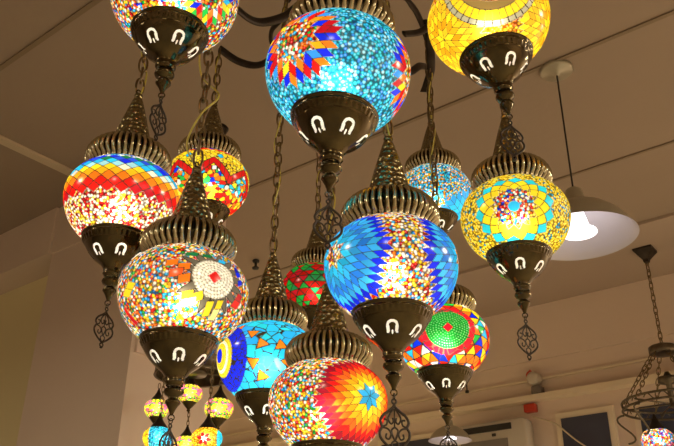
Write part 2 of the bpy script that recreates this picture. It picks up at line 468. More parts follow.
# ceiling boards, with a narrow joint between neighbours, read as one ceiling
cb = MB(); TJ = .012
def addbox(mb, n0, n1, t0, t1, z0, z1):
    c = nt((n0 + n1) / 2, (t0 + t1) / 2, (z0 + z1) / 2)
    mb.box(c, ((n1 - n0) / 2, (t1 - t0) / 2, (z1 - z0) / 2), RZ)
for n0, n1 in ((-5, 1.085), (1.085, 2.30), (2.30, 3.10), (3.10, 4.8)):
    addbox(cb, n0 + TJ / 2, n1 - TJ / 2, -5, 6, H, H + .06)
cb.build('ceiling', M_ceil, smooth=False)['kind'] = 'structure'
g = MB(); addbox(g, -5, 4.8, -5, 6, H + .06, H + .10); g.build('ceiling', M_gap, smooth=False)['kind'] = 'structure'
for i, (n, wd) in enumerate(((1.085, .014), (2.30, .012), (3.10, .009))):
    o = room_box('trim_%d' % (i + 1), n - wd, n + .004, -5, 6, H - .006, H - .0005, M_joint)
room_box('wall_far', 4.49, 4.8, -5, 6, 0, H, M_wall)
room_box('trim_4', 3.75, 4.489, -5, 6, H - .016, H - .001, M_board)         # paler ceiling board along the far wall
room_box('trim_11', 4.462, 4.489, -5, 6, 1.49 + EYE, H - .017, M_wall)         # upper band of the far wall, standing proud
room_box('trim_5', 4.415, 4.489, -5, 6, 1.235 + EYE, 1.268 + EYE, M_trim)    # ledge above the windows
room_box('trim_6', 4.47, 4.489, -5, 6, 1.365 + EYE, 1.378 + EYE, M_trim)
room_box('wall_left', 1.88, 2.32, 2.55, 3.26, 0, H - .001, M_wall)
room_box('wall_left_recess', 2.02, 2.32, 3.262, 6, 0, H - .001, M_walll)
room_box('trim_7', 1.86, 2.02, 3.262, 6, 1.60 + EYE, H - .001, M_wall)
room_box('trim_8', 1.872, 1.88, 2.55, 3.26, 1.60 + EYE, H - .001, M_wall)
room_box('trim_9', 1.90, 2.32, 2.535, 2.55, .98 + EYE, H - .002, M_wall)
room_box('trim_10', -3.0, 1.86, 2.89, 2.935, H - .014, H - .0005, M_cream)      # pale cable cover on the ceiling

room_box('wall_right', -5, 4.8, -5.1, -5, 0, H, M_wall)
room_box('wall_back', -5.1, -5, -5.1, 6.1, 0, H, M_wall)
room_box('wall_left_end', -5, 4.8, 6, 6.1, 0, H, M_wall)

# windows in the far wall
def window(name, t0, t1, z0, z1, frame=.035):
    w_ = room_box(name, 4.46, 4.489, t0, t1, z0, z1, M_trim)
    mb = MB(); mb.box((-.018, 0, 0), (.004, (t1 - t0) / 2 - frame, (z1 - z0) / 2 - frame))
    mb.build('pane', M_glassdark, w_, smooth=False)
WZ = 1.145 + EYE
window('window_1', 1.575, 1.92, .4 + EYE, WZ)
window('window_2', .95, 1.465, .4 + EYE, WZ)
window('window_3', 2.11, 3.2, .4 + EYE, WZ)

# ------------------------------------------------------------------ lamp parts shared by all thirteen big lamps (unit: globe radius, centre at 0)
def sc(prof, k=R): return [(r * k, z * k) for r, z in prof]
FL = 42
def flute(a, z):
    zz = z / R
    k = max(0, min(1, (zz - .59) / .05)) * max(0, min(1, (1.16 - zz) / .08))
    return 1 + .07 * k * (abs(math.sin(FL * a / 2)) * 2 - 1.2)
mb = MB()
mb.lathe(sc([(.58,.525),(.635,.53),(.645,.55),(.635,.575),(.66,.61),(.70,.67),(.725,.75),(.722,.83),(.70,.91),(.65,.99),(.57,1.06),(.475,1.105),(.41,1.13),(.375,1.155),(.37,1.175),(.33,1.185)]), FL * 8, cap=False, mod=flute)
CAP = mb.mesh('cap')
mb = MB()
mb.lathe(sc([(.36,1.17),(.355,1.20),(.34,1.23),(.305,1.36),(.262,1.52),(.215,1.70),(.165,1.88),(.115,2.05),(.075,2.17),(.07,2.20),(.08,2.22),(.07,2.25),(.03,2.27)]), 40)
CONE = mb.mesh('cone')
mb = MB()      # little eye at the tip of the cone
mb.tube([(math.cos(a) * .055 * R, 0, (2.30 + math.sin(a) * .055) * R) for a in np.linspace(0, 2 * PI, 14, endpoint=False)], .014 * R, 6, True)
EYELET = mb.mesh('eyelet')
def bowl_mesh(name):
    prof = [(-.735,.555),(-.74,.585),(-.765,.595),(-.79,.58),(-.80,.565),(-.81,.575),(-.83,.575),(-.85,.56),(-.90,.535),(-.915,.525),(-.925,.515)]
    P = [(r, z) for z, r in prof]
    zs = np.linspace(-.93, -1.34, 64)
    for z in zs:
        u = (-.93 - z) / .41; P.append((.515 - .365 * u ** 1.02 + .028 * math.sin(PI * min(1, u * 1.25)) - .012 * math.sin(PI * max(0, u * 2.2 - 1.2)), z))
    P += [(.15,-1.37),(.14,-1.40),(.155,-1.42),(.135,-1.44),(.125,-1.47)]
    n = 360; vs = []; fs = []
    for (r, z) in P:
        for k in range(n):
            a = 2 * PI * k / n; rr = r
            if -.905 < z < -.825: rr = r * (1 + .018 * math.cos(a * 42) * math.sin((z + .905) / .08 * PI))
            vs.append((rr * math.cos(a) * R, rr * math.sin(a) * R, z * R))
    step = 2 * PI / 6
    for j in range(len(P) - 1):
        rm = (P[j][0] + P[j+1][0]) / 2; zm = (P[j][1] + P[j+1][1]) / 2
        for k in range(n):
            a = 2 * PI * (k + .5) / n; da = (a + step / 2) % step - step / 2; x = da * .40; hole = False
            if -1.27 < zm < -.98:
                y = (zm + 1.095) * 1.12
                d = math.hypot(x, y) if y > 0 else abs(x)
                if y > -.07 and abs(d - .066) < .018 + .004 * (y < 0): hole = True
                if math.hypot(x, (y + .075) * .55) < .015: hole = True
                if -.085 < y < -.065 and .055 < abs(x) < .098: hole = True
            if not hole: fs.append((j * n + k, j * n + (k + 1) % n, (j + 1) * n + (k + 1) % n, (j + 1) * n + k))
    me = mesh(name, vs, fs); return me
BOWL = bowl_mesh('bowl')
mb = MB(); mb.lathe(sc([(.53,-.78),(.50,-.90),(.40,-1.04),(.29,-1.18),(.17,-1.30),(.05,-1.33)]), 48, cap=False)
LINER = mb.mesh('glass_liner')
mb = MB()
mb.lathe(sc([(.115,-1.45),(.105,-1.47),(.10,-1.50),(.14,-1.52),(.150,-1.56),(.13,-1.60),(.08,-1.63),(.07,-1.66),(.11,-1.69),(.115,-1.72),(.085,-1.76),(.055,-1.81),(.035,-1.86),(.02,-1.90)]), 32)
mb.tube([(math.cos(a) * .045 * R, 0, (-1.93 + math.sin(a) * .045) * R) for a in np.linspace(0, 2 * PI, 12, endpoint=False)], .011 * R, 5, True)
FINIAL = mb.mesh('finial')

def drop_mesh(name):
    """flat cast arabesque drop, hung by a small ring; origin at its top"""
    mb = MB(); k = R
    def T(pts, r=.020, closed=False): mb.tube([(x * k, 0, z * k) for x, z in pts], r * k, 6, closed, (r * k, r * .8 * k, (0, 1, 0)))
    ring = lambda cx, cz, r, w=.014: T([(cx + r * math.cos(a), cz + r * math.sin(a)) for a in np.linspace(0, 2 * PI, 14, endpoint=False)], w, True)
    mb.tube([(0, math.cos(a) * .04 * k, (-.03 + math.sin(a) * .045) * k) for a in np.linspace(0, 2 * PI, 12, endpoint=False)], .010 * k, 5, True)
    ring(0, -.11, .035, .016)
    sp = lambda pts, n=6: [(p.x, p.y) for p in spline([(x, z, 0) for x, z in pts], n)]
    for sx in (-1, 1):
        T(sp([(0,-.15),(sx*.02,-.20),(sx*.09,-.26),(sx*.18,-.33),(sx*.225,-.42),(sx*.20,-.50),(sx*.235,-.58),(sx*.22,-.67),(sx*.14,-.76),(sx*.06,-.82),(0,-.86)]), .022)
        T(sp([(sx*.01,-.22),(sx*.07,-.30),(sx*.10,-.38),(sx*.06,-.45),(sx*.02,-.42),(sx*.03,-.36)]), .015)
        T(sp([(sx*.20,-.50),(sx*.13,-.47),(sx*.12,-.40),(sx*.17,-.39)]), .015)
        T(sp([(sx*.20,-.51),(sx*.11,-.53),(sx*.06,-.60),(sx*.09,-.68),(sx*.14,-.66),(sx*.13,-.60)]), .015)
        T(sp([(0,-.50),(sx*.05,-.55),(sx*.03,-.64),(0,-.70)]), .015)
        T(sp([(0,-.70),(sx*.05,-.74),(sx*.04,-.80),(0,-.84)]), .014)
    T([(0, -.22), (0, -.50)], .012)
    ring(0, -.91, .04, .018)
    mb.lathe([(.001*k,-.99*k),(.03*k,-.975*k),(.035*k,-.96*k),(.02*k,-.945*k)], 10)
    return mb.mesh(name)
DROP = drop_mesh('drop')

def chain_mesh(name, length, pitch=.0235, hl=.0158, hw=.0070, wr=.0020, jit=.0, start=0):
    """links from z=0 upward"""
    mb = MB(); n = max(1, int(round(length / pitch))); p = length / n
    for i in range(n):
        zc = (i + .5) * p; pts = []
        for a in np.linspace(0, 2 * PI, 14, endpoint=False):
            ca, sa = math.cos(a), math.sin(a)
            x = hw * math.copysign(abs(ca) ** .75, ca); z = hl * math.copysign(abs(sa) ** .9, sa)
            pts.append((x, 0, z))
        ang = .5 + (i % 2) * PI / 2 + random.uniform(-.2, .2); co, si = math.cos(ang), math.sin(ang)
        mb.tube([(x * co, x * si, zc + z) for x, y, z in pts], wr, 6, True)
    return mb.mesh(name)
def cable_mesh(name, length, amp=.008, r=.0016, seed=0):
    rnd = random.Random(seed); n = max(3, int(length / .045)); pts = [(0.003, 0, 0)]
    for i in range(1, n): 
        a = i * 1.9 + seed; pts.append((amp * math.cos(a) * rnd.uniform(.5, 1.3), amp * math.sin(a) * rnd.uniform(.5, 1.3), length * i / n))
    pts.append((0.002, .002, length)); mb = MB(); mb.tube(spline(pts, 6), r, 6); return mb.mesh(name)

# ------------------------------------------------------------------ the thirteen lamps: pixel centre, width, height of hanging point, turn of the bowl, turn of the drop
LAMPS = dict(
 A=(175,-5,127,1.30,.35,1.15), B=(338,72,145,1.12,.52,.25), C=(488,20,121,1.33,.50,.25), D=(123,200,114,1.20,.22,.9),
 E=(207,182,84,1.21,.3,.2), F=(184,293,129,1.22,.05,1.1), G=(391,265,134,1.20,0,.25), H=(515,217,108,1.28,.02,.3),
 I=(434,193,75,1.31,.4,.2), J=(316,288,68,1.33,.1,.4), K=(268,358,102,1.25,.1,.3), L=(328,401,119,1.18,0,.3), M=(443,338,92,1.25,.05,.2))
CTR = {k: at(v[0], v[1], F * .18 / v[2]) for k, v in LAMPS.items()}

def pattern(k):
    p = Pat(GD); C = CTR[k]; d = lambda x, y: dirpix(C, x, y); P = GD; allv = np.ones(len(P), bool)
    palA = MULTI; palB = MULTI; kw = {}
    if k == 'A':
        p.star(d(212, -8), 7, .12, [None, None, RED, RED], 0, mixed=[GRN, ORG, CYA, BLU, YEL, RED, WHT])
        palA = [YEL,WHT,ORG,RED,YEL,BLU,WHT,CYA,AMB,GRN,RED,YEL,WHT,CYA,ORG,DRED]
    elif k == 'B':
        palA = [CYA,TUR,(.15,.70,1),CYA,LBL,(.35,.80,1),TUR,CYA]; palB = [ORG,WHT,RED,YEL,CYA,WHT,AMB,GRN,RED,ORG]
        for c, rr in ((d(293, 40), .20), (d(414, 72), .18)):
            rho, _ = polar(P, c); p.beads(rho < rr + .20, 1)
            p.star(c, 7, .15, [None, None, RED, RED], .1, mixed=[RED, ORG, BLU, CYA, DRED, YEL, DRED, BLU, AMB, RED, LBL])
            rho2, th2 = polar(P, c)
    elif k == 'C':
        palA = [AMB,(1,.55,.02),ORG,(1,.62,.05),AMB,YEL]
        p.star(d(441, 36), 7, .14, [YEL,AMB,YEL,(1,.50,.02),YEL], 0)
        p.star(d(545, 32), 7, .14, [YEL,AMB,YEL,(1,.50,.02),YEL], 0)
        rho, th = polar(P, d(490, -22)); u = th * 34 / (2 * PI); fu = np.abs(u - np.floor(u) - .5)
        q = (rho < .44); p.beads(q, 0)
        q = (rho >= .40) & (rho < .53); p.put(q, (.30,.20,.06))
        q = (rho >= .53) & (rho < .70); p.put(q, YEL); p.put(q & ((fu > .45) | (rho < .545)), GROUT * 3)
        q = (rho >= .70) & (rho < .80); p.put(q, (.42,.40,.28)); p.put(q & ((fu > .43) | (rho < .712) | (rho > .79)), GROUT)
    elif k == 'D':
        palA = [WHT,YEL,RED,WHT,(1,.85,.5),RED,WHT,YEL,DRED,WHT]; palB = [WHT,LBL,WHT,CYA,BLU,WHT]
        ring = p.bands(26, .56, .105, [BLU,(.02,.08,.75),CYA,(.35,.75,.85),YEL,AMB,ORG,RED,DRED], mixc=[(0, DGR, .3), (1, DGR, .25), (2, BLU, .4), (3, CYA, .4), (4, CLR, .4), (8, RED, .5)])
        p.beads(ring < 0, 1)
    elif k == 'E':
        palA = [YEL, AMB, RED, ORG, YEL]
        s = p.lat + .16; amp = .22; z = amp * (2 * np.abs((p.phi * 7 / (2 * PI) + .42) % 1 * 2 - 1) - 1); q = s - z
        p.chips(allv, 9.5, [YEL,(.95,.62,.02),(1,.80,.10),YEL], 2, .09)
        p.chips(q < -.1, 9, [GRN,CYA,ORG,RED,YEL,BLU,AMB,WHT,TUR,RED], 4, .09)
        p.put((q > -.1) & (q < .12), (.62,.01,.01)); u = p.phi * 50 / (2 * PI); fu = u - np.floor(u)
        p.put((q > -.1) & (q < .12) & ((fu < .1)), GROUT); p.put(((np.abs(q + .1) < .015) | (np.abs(q - .12) < .015)), GROUT)
        for i in range(8):
            a = 2 * PI * (i + .0) / 8 - .42 * 2 * PI / 8
            p.lozenge((math.cos(a), math.sin(a), .28), .075, .075, .78, CYA)
        s = p.lat > .58; p.put(s, RED); p.chips(p.lat > .68, 9, [BLU, RED, BLU, YEL], 3, .09)
        s = p.lat < -.62; p.chips(s, 9, [YEL, ORG, RED, YEL], 7, .09)
    elif k == 'F':
        c = d(215, 277)
        rho, th = polar(P, c); n = 16; u = n * th / (2 * PI); fu = np.abs(u - np.floor(u) - .5) * 2
        s = (rho >= .33) & (rho < .62); pet = fu < 1 - (rho - .33) / .30; p.put(s & pet, (.15,.13,.09)); p.put(s & (np.abs(fu - (1 - (rho - .33) / .30)) < .10), GROUT)
        p.disc(c, .34, (1, .93, .75), RED, .085, .055, gap=(.35, .30, .2))
        for (x, y, w_, h_, r_, q) in [(172,262,.10,.075,.2,ORG),(184,266,.10,.075,.2,ORG),(176,272,.11,.07,.2,(1,.10,.01)),(184,278,.10,.07,.3,ORG),(187,295,.09,.07,.3,YEL),(196,297,.12,.07,.5,YEL),(188,302,.12,.06,.3,WHT),
                (208,309,.06,.13,.35,YEL),(217,309,.055,.15,.3,YEL),(214,315,.06,.10,.3,(1,.85,.3)),(236,304,.09,.08,0,RED),(239,298,.08,.06,0,DRED),(238,275,.07,.06,.6,BLU),(240,283,.07,.05,.6,BLU),(236,270,.06,.05,.6,NAV),
                (130,286,.10,.07,-.4,YEL),(127,293,.10,.07,-.4,YEL),(192,254,.10,.06,.1,DGR),(207,256,.08,.05,.1,DGR),(128,314,.05,.12,.6,RED),(133,320,.05,.10,.6,DRED),(222,262,.07,.05,0,CYA)]:
            p.lozenge(d(x, y), w_, h_, r_, q)
        palA = [YEL,WHT,ORG,CYA,YEL,WHT,RED,AMB,LBL,WHT,GRN,ORG,YEL,CYA,WHT,RED]
    elif k == 'G':
        cols = [None,None,(.03,.40,.9),CYA,(.03,.30,.9),LBL,(.02,.15,.85),BLU,BLU]
        for c in (d(333, 254), d(464, 256)):
            p.star(c, 7, .155, [None, CYA, (.03,.40,.90), (.02,.22,.85), (.04,.45,.95), BLU], .1, jit=.25)
        palA = [WHT,YEL,RED,WHT,AMB,(1,.85,.5),ORG,CYA,WHT,YEL,DRED,WHT,LBL,YEL]
    elif k == 'H':
        palA = [YEL,(.95,.75,.05),YEL,(.75,.70,.03),YEL,(1,.80,.1),(.02,.35,.6),YEL,YEL]; palB = [RED,WHT,CYA,ORG,YEL,RED,WHT,BLU]
        for c in (d(514, 206),):
            rho, _ = polar(P, c); p.beads(rho < .36, 1)
            p.rosette(c, 14, .11, [CYA,None,None,None,YEL,YEL,TUR], 0, .1)
            p.put(rho < .10, CYA)
    elif k == 'I':
        palA = [CYA,TUR,YEL,(.1,.6,1),AMB,CYA,LBL,(.7,.35,.02),CYA,WHT]; palB = palA
        p.star(d(460, 212), 6, .19, [CYA,CYA,(.02,.35,.85)], 0); 
        p.star(d(405, 212), 6, .19, [CYA,CYA,(.02,.35,.85)], 0)
    elif k == 'J':
        p.tris(allv, 18, .20, [RED,(.75,.01,.03),GRN,RED,(.02,.35,.1),RED,GRN], 1.0, .07)
    elif k == 'K':
        p.chips(allv, 5.2, [CYA,TUR,(.02,.42,.95),CYA,(.1,.62,1),TUR,(.02,.36,.85),CYA], 5, .055, .1)
        for x, y in ((240,328),(253,333),(237,342),(262,343),(240,353),(253,362),(281,345),(262,376),(288,362)):
            q = d(x, y); rho, th = polar(P, q); rr = rho * np.cos((th + x) % (2 * PI / 3) - PI / 3)
            p.put(rr < .075, ORG); p.put(np.abs(rr - .075) < .010, GROUT)
        c = d(219, 356); rho, th = polar(P, c); al = th * 9
        for (a, b, q) in ((0,.15,BLU),(.15,.30,YEL),(.30,.36,WHT),(.36,.46,YEL)):
            p.put((rho >= a) & (rho < b), np.array(q)); 
        fr = (rho / .055) % 1; u = (th * (rho * 16).round() / (2 * PI) * 6) % 1
        p.put((rho < .46) & (rho > .16) & ((fr < .15)), GROUT * 4)
        f1, f2, i = worley(P, 11, 3); s = (rho >= .46) & (rho < .80); p.put(s & (f2 - f1 < .09), GROUT); p.put(s & (f2 - f1 >= .09), BLU)
    elif k == 'L':
        for c in (d(370, 396),):
            p.star(c, 7, .15, [(.02,.42,.85),YEL,AMB,(1,.13,.01),(.70,.01,.01),(.33,.004,.02)], .2, jit=.12)
        palA = [YEL,WHT,ORG,RED,WHT,YEL,CYA,GRN,WHT,AMB,RED,YEL,LBL,WHT]
    elif k == 'M':
        s = p.lat < 9; p.tris(s, 20, .225, [RED,YEL,CYA,ORG,RED,BLU,WHT,YEL,GRN,RED,AMB,WHT,ORG,YEL,PUR], 1.13, .06, 2, wob=.03)
        c = d(448, 327); rho, _ = polar(P, c); f1, f2, i = worley(P, 5.5, 3)
        s = (rho < .62) & (rho >= .42); p.put(s, (.80,.01,.03)); p.put(s & (f2 - f1 < .07), GROUT * 3)
        p.disc(c, .47, (.01,.42,.04), (.8,.01,.03), .085, .055, gap=(.01,.16,.02))
    return p, palA, palB

LABELS = dict(
 A='multicoloured beaded globe lamp at top left, cut off by the picture edge',
 B='largest globe lamp, sky blue beads with red and orange diamond flowers, hanging top centre',
 C='amber and yellow mosaic globe lamp at top, right of the blue beaded one',
 D='rainbow striped globe lamp with blue, yellow and red diamond rows, leftmost of the big lamps',
 E='yellow globe lamp with a red zigzag band, behind the rainbow striped lamp',
 F='multicoloured beaded globe lamp with a white bead rosette, above the small ring chandelier',
 G='white and gold beaded globe lamp with deep blue diamond flowers, right of centre',
 H='yellow beaded globe lamp with turquoise diamond ring, in front of the white pendant shade',
 I='light blue globe lamp with golden beads, behind and above the deep blue flower lamp',
 J='red and green triangle mosaic globe lamp, farthest back and partly hidden near the centre',
 K='turquoise globe lamp with orange triangles, behind the lamp with the orange star',
 L='beaded globe lamp with orange, yellow and blue star, lowest one at bottom centre',
 M='red globe lamp with green bead disc and coloured triangles, below the deep blue flower lamp')
GRP = 'mosaic globe lamps of the big chandelier'
def bulb(parent, loc, power, size=.018, color=(1, .90, .74)):
    l = bpy.data.lights.new('bulb', 'POINT'); l.energy = power; l.color = color; l.shadow_soft_size = size
    o = bpy.data.objects.new('bulb', l); col.objects.link(o); o.parent = parent; o.location = loc
GAIN = dict(A=.9, B=1, C=.9, D=1.1, E=.9, F=.88, G=.9, H=.9, I=1, J=.48, K=1.15, L=1, M=1)
HANG = {}
DSC = dict(A=.78, B=.76, C=.8, D=.76, F=.85, G=.9, H=.80, M=.8)
LEAN = dict(B=3.0, C=-5.5)     # degrees the lamp hangs out of plumb
for k, (px, py, wd, zh, rb, rd) in LAMPS.items():
    C = CTR[k]; ln_ = math.radians(LEAN.get(k, 0)); dz_ = zh + EYE - C.z; top = C + Vector((math.sin(ln_), 0, math.cos(ln_))) * dz_; HANG[k] = top; off = (0, 0, -dz_)
    root = thing('mosaic_lamp', top, LABELS[k], 'lamp', GRP); root.rotation_euler.y = ln_
    pat, pa, pb = pattern(k)
    gm = globe_mesh('globe', pat, R); lk('globe', gm, mosaic_mat('mosaic_' + k.lower(), pa, pb), root, off)
    cap = lk('cap', CAP, M_gold, root, off); cap.rotation_euler.z = random.uniform(0, 1)
    lk('cone', CONE, M_ham, root, off).rotation_euler.z = random.uniform(0, 6)
    e = lk('eyelet', EYELET, M_brass, root, off); e.rotation_euler.z = rd
    bw = lk('bowl', BOWL, M_brass, root, off); bw.rotation_euler.z = -PI / 2 + rb + math.atan2(-C.x, C.y)
    lk('glass_liner', LINER, M_liner, bw)
    lk('finial', FINIAL, M_brass, root, off)
    tw = lk('drop', DROP, M_dark, root, (0, 0, off[2] - 1.955 * R)); tw.rotation_euler = (0, -ln_, rd); tw.scale = (DSC.get(k, .85),) * 3
    zt = off[2] + 2.34 * R
    ln = -zt
    if ln > .01:
        lk('chain', chain_mesh('chain', ln + .004), M_chain, root, (0, 0, zt - .002))
        lk('cable', cable_mesh('cable', ln + .01, seed=ord(k), amp=.018 if k == 'F' else .008), M_cable, root, (0, 0, zt - .01))
    bulb(root, (0, 0, off[2] - .15 * R), LAMP_W * GAIN[k])

# ------------------------------------------------------------------ wrought frame that carries the lamps
HUB = Vector((-.02, 1.42, 1.30 + EYE))
fr = thing('chandelier_frame', HUB, 'dark wrought iron scroll frame the big mosaic globe lamps hang from', 'chandelier')
mb = MB(); mb.lathe([(.012,-.09),(.03,-.08),(.02,-.06),(.035,-.04),(.045,0),(.03,.04),(.018,.06),(.03,.09),(.012,.11)], 28); mb.build('hub', M_dark, fr)
mb = MB(); mb.tube([(0, 0, .10), (0, 0, 1.85 + EYE - HUB.z - .03)], .009, 12); mb.build('stem', M_dark, fr)
mb = MB(); mb.lathe([(.012,-.05),(.03,-.04),(.055,-.015),(.06,-.001)], 28, (0, 0, 1.85 + EYE - HUB.z)); mb.build('canopy', M_dark, fr)
def strip(name, pts, a=.010, b=.0045):
    P = [Vector(p) - HUB for p in pts]; S = spline(P, 8); mb = MB()
    dirh = (P[-1] - P[0]); dirh.z = 0
    nrm = Vector((-dirh.y, dirh.x, 0)).normalized() if dirh.length > 1e-4 else Vector((1, 0, 0))
    mb.tube(S, a, 10, False, (a, b, nrm)); mb.build(name, M_dark, fr)
for k, top in HANG.items():
    A = HUB + Vector((0, 0, .02)); B = top + Vector((0, 0, .004)); dv = B - A
    if k == 'E': pts = [A, at(300, 20, 1.83), at(285, 44, 1.86), at(262, 64, 1.88), at(240, 62, 1.90), B]
    elif k == 'D': pts = [A, at(300, 6, 1.74), at(284, 17, 1.70), at(258, 22, 1.66), at(236, 8, 1.60), at(200, -30, 1.48), B]
    elif k == 'M': pts = [A, at(395, -6, 1.84), at(412, 6, 1.86), at(421, 22, 1.88), B]
    elif k == 'I': pts = [A, at(385, 30, 1.95), at(405, 70, 2.0), at(420, 66, 2.05), B]
    else:
        pts = [A, A + dv * .25 + Vector((0, 0, -.02)), A + dv * .55 + Vector((0, 0, .025)), A + dv * .82 + Vector((0, 0, .03)), B]
    strip('arm', pts)
strip('scroll', [at(300, 2, 1.76), at(283, 18, 1.79), at(272, 30, 1.82), at(272, 44, 1.85), at(284, 52, 1.87)], .010, .005)
strip('scroll', [at(404, 34, 1.80), at(420, 32, 1.84), at(432, 24, 1.86), at(445, 20, 1.86)], .009, .005)
strip('scroll', [at(427, 20, 1.86), at(430, 45, 1.86), at(431, 68, 1.86), at(427, 84, 1.86), at(424, 92, 1.86)], .006, .010)

# ------------------------------------------------------------------ white enamel pendants
def pendant(x, y, z_rim, r, label, disc=True):
    z_rim += EYE; root = thing('pendant_lamp', (x, y, H), label, 'lamp', 'white dome pendant lamps'); o = z_rim - H; k = r / .18
    mb = MB(); mb.lathe([(.058*k,-.0005),(.058*k,-.012*k),(.052*k,-.018*k),(.012*k,-.020*k),(.010*k,-.03*k)], 40); mb.build('canopy', M_shade, root)
    mb = MB(); mb.tube([(0, 0, -.025 * k), (0, 0, o + .135 * k)], .0032, 8); mb.build('cord', M_cord, root)
    prof = [(.012,.180),(.018,.177),(.026,.170),(.031,.152),(.033,.128),(.038,.122),(.070,.110),(.105,.091),(.138,.062),(.163,.028),(.176,.006),(.180,0)]
    mb = MB(); mb.lathe([(a * k, b * k) for a, b in prof], 64, (0, 0, o), cap=False)
    sh = mb.build('shade', M_shade, root)
    inner = [(.1795,.0005),(.174,.004),(.160,.024),(.135,.057),(.102,.086),(.066,.104),(.02,.108)]
    mb = MB(); mb.lathe([(a * k, b * k) for a, b in inner], 64, (0, 0, o), cap=False); mb.build('lining', M_white, sh)
    mb = MB(); mb.lathe([(.001*k,.030*k),(.045*k,.031*k),(.056*k,.034*k),(.055*k,.038*k),(.035*k,.052*k),(.018*k,.125*k)], 40, (0, 0, o - .018 * k)); mb.build('light_bulb', M_bulb, root)
pendant(.80, 2.363, 1.160, .186, 'white dome pendant lamp behind the yellow and turquoise beaded globe')
pc = at(450, 439, 4.6)
pendant(pc.x, pc.y, pc.z - EYE - .01, .125, 'small distant white dome pendant lamp at bottom in front of the air conditioner')

# ------------------------------------------------------------------ small lamps
r2 = .045
def mini_patt(kind):
    p = Pat(GD)
    if kind == 'green': 
        p.bands(16, .55, .34, [YEL,GRN,YEL], gw=.06, mixc=[(0, PNK, .35), (1, PNK, .45), (2, PNK, .3)]); pa = [YEL,GRN,(.6,.75,.05),PNK,YEL,(.35,.65,.03)]
        p.chips((p.lat > .05) & (p.lat < .35), 5, [PNK, YEL, GRN, PNK], 1); p.chips((p.lat < -.2) & (p.lat > -.5), 5, [PNK, YEL, (.5,.7,.03)], 2)
    elif kind == 'blue': pa = [CYA, TUR, (.1,.6,1), CYA]; p.chips(GD[:, 0] < -.45, 6, [YEL, AMB, YEL], 3)
    elif kind == 'orange': 
        pa = [YEL, AMB, YEL, (1,.6,.05)]; p.rosette((-.05, -.95, -.25), 6, .26, [WHT, RED], 0, .2); p.chips(GD[:, 0] > .72, 6, [CYA, TUR], 3)
    else: pa = [YEL, PNK, CYA, WHT, ORG, RED, YEL, LBL, WHT, PUR]
    return globe_mesh('globe', p, r2), mosaic_mat('mosaic_small_' + kind, pa, pa, 190)
MINI = {k: mini_patt(k) for k in ('green', 'blue', 'orange', 'mixed')}
for me_, mt_ in MINI.values(): me_.materials.append(mt_)
q = r2 / R
mb = MB(); mb.lathe([(r * q, z * q) for r, z in sc([(.60,.50),(.62,.56),(.56,.66),(.42,.85),(.30,1.0),(.16,1.25),(.08,1.5),(.03,1.6)])], 28, cap=False); MCAP = mb.mesh('cap'); MCAP.materials.append(M_dark)
mb = MB(); mb.lathe([(r * q, z * q) for r, z in sc([(.56,-.72),(.58,-.78),(.50,-.88),(.32,-1.10),(.16,-1.26),(.12,-1.34),(.16,-1.42),(.06,-1.52),(.02,-1.62)])], 28); MBOWL = mb.mesh('bowl'); MBOWL.materials.append(M_brass)
def mini(px, py, wd, kind, ztop, label, group, k=1.0, depth=None, pw=.22):
    C = at(px, py, depth or F * 2 * r2 * k / wd); s = wd * (depth or 1) / (F * 2 * r2) if depth else k
    root = thing('small_mosaic_lamp', (C.x, C.y, ztop), label, 'lamp', group); off = (0, 0, C.z - ztop)
    for n_, me_ in (('globe', MINI[kind][0]), ('cap', MCAP), ('bowl', MBOWL)):
        o = lk(n_, me_, None, root, off); o.scale = (s, s, s)
    ln = -(off[2] + .07 * s)
    if ln > .008: lk('chain', chain_mesh('chain', ln, .016, .011, .0045, .0014), M_chain, root, (0, 0, off[2] + .07 * s))
    bulb(root, (0, 0, off[2]), pw * s * s, .01)
    return C

# small ring chandelier at lower left
RC = at(194, 370, 2.85); ring_r = .135
sr = thing('ring_chandelier_frame', RC, 'dark embossed iron ring holding small lamps, at lower left before the wall', 'chandelier')
mb = MB(); mb.lathe([(ring_r-.004,-.024),(ring_r+.004,-.026),(ring_r+.002,-.018),(ring_r,-.012),(ring_r,.012),(ring_r+.002,.018),(ring_r+.005,.026),(ring_r-.004,.024),(ring_r-.006,0),(ring_r-.004,-.024)], 96, cap=False, mod=lambda a, z: 1 + .012 * math.sin(a * 24) * (abs(z) < .015))
mb.build('ring', M_iron, sr)
for a in (0, PI / 2):
    mb = MB(); c, s = math.cos(a + .3), math.sin(a + .3); mb.tube([(-ring_r * c, -ring_r * s, 0), (ring_r * c, ring_r * s, 0)], .006, 8, False, (.003, .012, (0, 0, 1))); mb.build('crossbar', M_iron, sr)
mb = MB(); mb.lathe([(.045,-.02),(.05,-.01),(.04,.01),(.015,.03),(.012,.05)], 24); mb.build('hub', M_iron, sr)
mb = MB(); mb.tube([(0, 0, .04), (0, 0, H - RC.z - .02)], .004, 8); mb.build('stem', M_dark, sr)
mb = MB(); mb.lathe([(.01,-.04),(.04,-.02),(.05,-.001)], 24, (0, 0, H - RC.z)); mb.build('canopy', M_dark, sr)
G2 = 'small lamps under the ring chandelier'
for (px, py, wd, kind, lab) in [
    (190,393,25,'green','small green and pink globe lamp, highest one, just under the iron ring'),
    (157,408,25,'green','small green and pink globe lamp at the left under the iron ring'),
    (168,411,21,'green','small green globe lamp half hidden behind the left one'),
    (219,408,29,'green','small green and pink globe lamp at the right under the iron ring'),
    (158,437,30,'blue','small light blue and yellow globe lamp, lower left of its cluster'),
    (186,444,24,'green','small green and pink globe lamp cut by the bottom edge of the picture'),
    (207,438,31,'orange','small yellow globe lamp with a red star, lower right of its cluster')]:
    mini(px, py, wd, kind, RC.z - .025 if wd > 22 else RC.z - .025, lab, G2)

